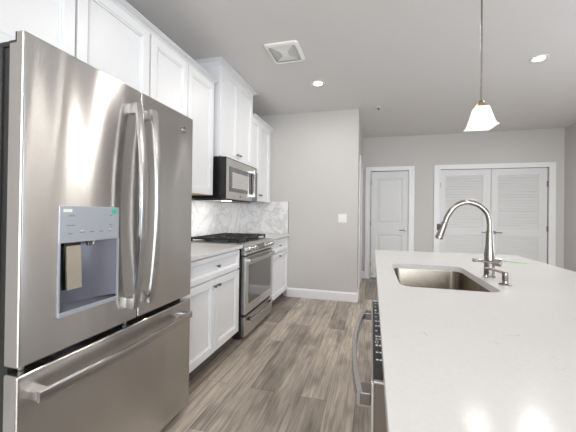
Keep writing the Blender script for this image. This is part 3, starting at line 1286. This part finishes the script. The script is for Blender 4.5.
# ------------------------------------------------------------------ dishwasher
dwr = thing('dishwasher', 'stainless dishwasher under the island with black top controls and curved handle', 'dishwasher', (2.1, .945, 0))
D0, D1 = .640, 1.252
box('tub', m_blackplastic, dwr, 1.876, 2.45, D0 + .006, D1 - .006, .09, .870)
box('kick_plate', m_blackplastic, dwr, 1.92, 1.95, D0 + .006, D1 - .006, 0, .09)
dd_ = MB().box(1.826, 1.8325, D0, D1, .10, .862, .002).build('door', m_steel, dwr, True)
box('door_body', m_dwside, dd_, 1.8326, 1.872, D0 + .0015, D1 - .0015, .102, .8612)
cpd = box('control_panel', m_black, dd_, 1.8305, 1.8690, D0 + .010, D1 - .012, .8615, .8640)
mb = MB()
rail = [(1.826, 1.8305)]
mb.box(1.8255, 1.8305, D0, D1, .8615, .8660, .001)
mb.box(1.8305, 1.8690, D0, D0 + .010, .8615, .8660, .001)
mb.box(1.8305, 1.8690, D1 - .012, D1, .8615, .8660, .001)
mb.build('panel_frame', m_handle, dd_, True)
mk = MB()
random.seed(3)
yy = D0 + .10
while yy < D1 - .04:
    w_ = random.choice((.006, .009, .014))
    for k in range(random.choice((1, 2, 3))):
        xx = 1.8370 + .0085 * k
        mk.box(xx, xx + .0060, yy, yy + w_, .864, .8643)
    yy += w_ + random.choice((.012, .020, .034))
mk.tube([(1.840 + .0045 * math.cos(a), .845 + .0075 * math.sin(a), .8643) for a in [2 * PI * i / 20 for i in range(21)]], .0006, 6)
mk.build('control_lettering', m_markw, cpd)
mb = MB()
pts = [(1.802 - .027 * (1 - (2 * i / 24 - 1) ** 2), D0 + .045 + (D1 - D0 + .0) * i / 24 * .98, .800) for i in range(25)]
pts = [(p[0], min(p[1], D1 + .03), p[2]) for p in pts]
mb.tube(pts, 1.0, 16, flat=(.016, .0075, (-1, 0, 0)))
h = mb.build('door_handle', m_handle, dd_, True)
for y in (D0 + .066, D1 + .008):
    MB().box(1.801, 1.8265, y - .022, min(y + .022, D1 + .026), .786, .814, .003).build('handle_mount', m_hard, h, True)

# ------------------------------------------------------------------ switch plate on the end wall
sw = thing('light_switch', 'white double light switch plate on the kitchen end wall', 'light switch', (1.421, EY, 1.163))
box('plate', m_plastic, sw, 1.362, 1.480, EY - .006, EY, 1.100, 1.222, bev=.002)
for x in (1.398, 1.444):
    box('rocker', m_plastic, sw, x - .016, x + .016, EY - .0105, EY - .006, 1.128, 1.194, bev=.002)


def downlight(x, y, label, power):
    r = thing('recessed_light', label, 'ceiling light', (x, y, H), 'recessed ceiling downlights')
    mb = MB()
    mb.lathe([(.076, 0), (.076, -.003), (.060, -.006), (.050, -.003), (.048, -.001)], (x, y, H))
    mb.build('trim_ring', m_plastic, r, True)
    MB().cyl((x, y, H - .001), (x, y, H - .004), .047, seg=28).build('lens', m_bulb, r)
    area('downlight_glow', (x, y, H - .012), (0, 0, -1), .11, .11, power, CAN, 'DISK')


downlight(1.215, 3.278, 'round recessed ceiling light nearest the kitchen end wall, left of the pendant', 4)
downlight(3.312, 3.215, 'round recessed ceiling light right of the pendant', 9)
for (x, y, w) in ((1.30, 1.88, 5), (1.22, 0.2, 2), (1.22, -1.8, 10), (3.30, -1.8, 8), (4.30, 3.25, 3), (4.30, 3.95, 5), (1.65, -.9, 7)):  # added ceiling lamps out of view, without fixtures, for fill and steel streaks
    area('downlight_glow', (x, y, H - .012), (0, 0, -1), .11, .11, w, CAN, 'DISK')

# exhaust vent: rounded frame, four flaps sloping to a raised square
vx, vy, hx, hy = 1.037, 2.579, .155, .170
vt = thing('ceiling_vent', 'square white exhaust vent cover on the ceiling above the aisle', 'vent', (vx, vy, H))
t = bmesh.new()
rs = []
for (ins, z) in ((0, 0), (.004, -.012), (.030, -.020), (.034, -.014)):
    rs.append([t.verts.new((p[0], p[1], H + z)) for p in rrect(vx - hx + ins, vx + hx - ins, vy - hy + ins, vy + hy - ins, .03, 5)])
for a, b_ in zip(rs, rs[1:]):
    n = len(a)
    for k in range(n):
        t.faces.new((a[k], a[(k + 1) % n], b_[(k + 1) % n], b_[k]))
bmesh.ops.recalc_face_normals(t, faces=t.faces)
mb = MB()
mb.merge(t)
mb.build('frame', m_vent, vt, True)
for nm, sgn, mat in (('y', -1, m_vent), ('y', 1, m_vent), ('x', -1, m_ventdark), ('x', 1, m_ventdark)):
    ix, iy, c_ = hx - .036, hy - .036, .030
    zo, zi = H - .006, H - .016
    if nm == 'y':
        P4 = [(vx - ix, vy + sgn * iy, zo), (vx + ix, vy + sgn * iy, zo), (vx + c_, vy + sgn * c_, zi), (vx - c_, vy + sgn * c_, zi)]
    else:
        P4 = [(vx + sgn * ix, vy - iy, zo), (vx + sgn * ix, vy + iy, zo), (vx + sgn * c_, vy + c_, zi), (vx + sgn * c_, vy - c_, zi)]
    t = bmesh.new()
    f = t.faces.new([t.verts.new(p) for p in P4])
    ret = bmesh.ops.extrude_face_region(t, geom=[f])
    for v in ret['geom']:
        if isinstance(v, bmesh.types.BMVert):
            v.co.z += .003
    bmesh.ops.recalc_face_normals(t, faces=t.faces)
    mb = MB()
    mb.merge(t)
    mb.build('louver_flap', mat, vt)
box('centre_plate', m_vent, vt, vx - .032, vx + .032, vy - .032, vy + .032, H - .0185, H - .0145, bev=.001)

sp_ = thing('fire_sprinkler', 'tiny ceiling sprinkler head near the end wall corner', 'sprinkler', (1.893, 4.170, H))
mb = MB()
mb.lathe([(.030, 0), (.030, -.004), (.012, -.008), (.010, -.012)], (1.893, 4.170, H))
mb.build('escutcheon', m_plastic, sp_, True)
mb = MB()
mb.cyl((1.893, 4.170, H - .010), (1.893, 4.170, H - .034), .007, seg=12)
mb.cyl((1.893, 4.170, H - .034), (1.893, 4.170, H - .038), .016, seg=12)
mb.build('sprinkler_nozzle', m_hard, sp_, True)

# pendant
px_, py_ = 2.362, 1.712
pn = thing('pendant_light', 'lit frosted glass pendant with square flared shade above the island', 'pendant light', (px_, py_, H))
mb = MB()
mb.lathe([(.06, 0), (.06, -.008), (.05, -.022), (.012, -.030), (.006, -.032)], (px_, py_, H))
mb.build('canopy', m_nickel, pn, True)
mb = MB()
mb.cyl((px_, py_, H - .03), (px_, py_, 1.800), .0045, seg=12)
mb.build('stem', m_nickel, pn, True)
mb = MB()
mb.lathe([(.006, .034), (.012, .030), (.016, .020), (.029, .010), (.031, .0), (.033, -.004)], (px_, py_, 1.780))
mb.build('socket_cap', m_brass, pn, True)


def sq(c, s, z, rot, rr, flare=0.0, n=6):
    out = []
    pts = rrect(-s, s, -s, s, rr, n)
    for (a, b_) in pts:
        k = min(abs(a), abs(b_)) / s
        zz = z - flare * (k ** 3)
        g = 1 + (0.10 if flare else 0) * k ** 3
        out.append((c[0] + g * (a * math.cos(rot) - b_ * math.sin(rot)), c[1] + g * (a * math.sin(rot) + b_ * math.cos(rot)), zz))
    return out


t = bmesh.new()
rs = []
rot = math.radians(2)
for (s, z, rr, fl) in ((.030, 1.777, .010, 0), (.033, 1.773, .010, 0), (.038, 1.752, .010, 0), (.044, 1.727, .010, 0), (.050, 1.702, .009, 0), (.055, 1.684, .007, .000), (.0585, 1.6745, .005, .001)):
    rs.append([t.verts.new(p) for p in sq((px_, py_), s, z, rot, rr, fl)])
for a, b_ in zip(rs, rs[1:]):
    n = len(a)
    for k in range(n):
        t.faces.new((a[k], a[(k + 1) % n], b_[(k + 1) % n], b_[k]))
t.faces.new(rs[0])
bmesh.ops.recalc_face_normals(t, faces=t.faces)
mb = MB()
mb.merge(t)
shd = mb.build('lamp_shade', m_shade, pn, True)
md = shd.modifiers.new('thickness', 'SOLIDIFY')
md.thickness = .003
md.offset = -1
pl = bpy.data.lights.new('pendant_bulb', 'POINT')
pl.energy = 1.2
pl.color = (1, .93, .82)
pl.shadow_soft_size = .035
po = bpy.data.objects.new('pendant_bulb', pl)
COL.objects.link(po)
po.location = (px_, py_, 1.70)
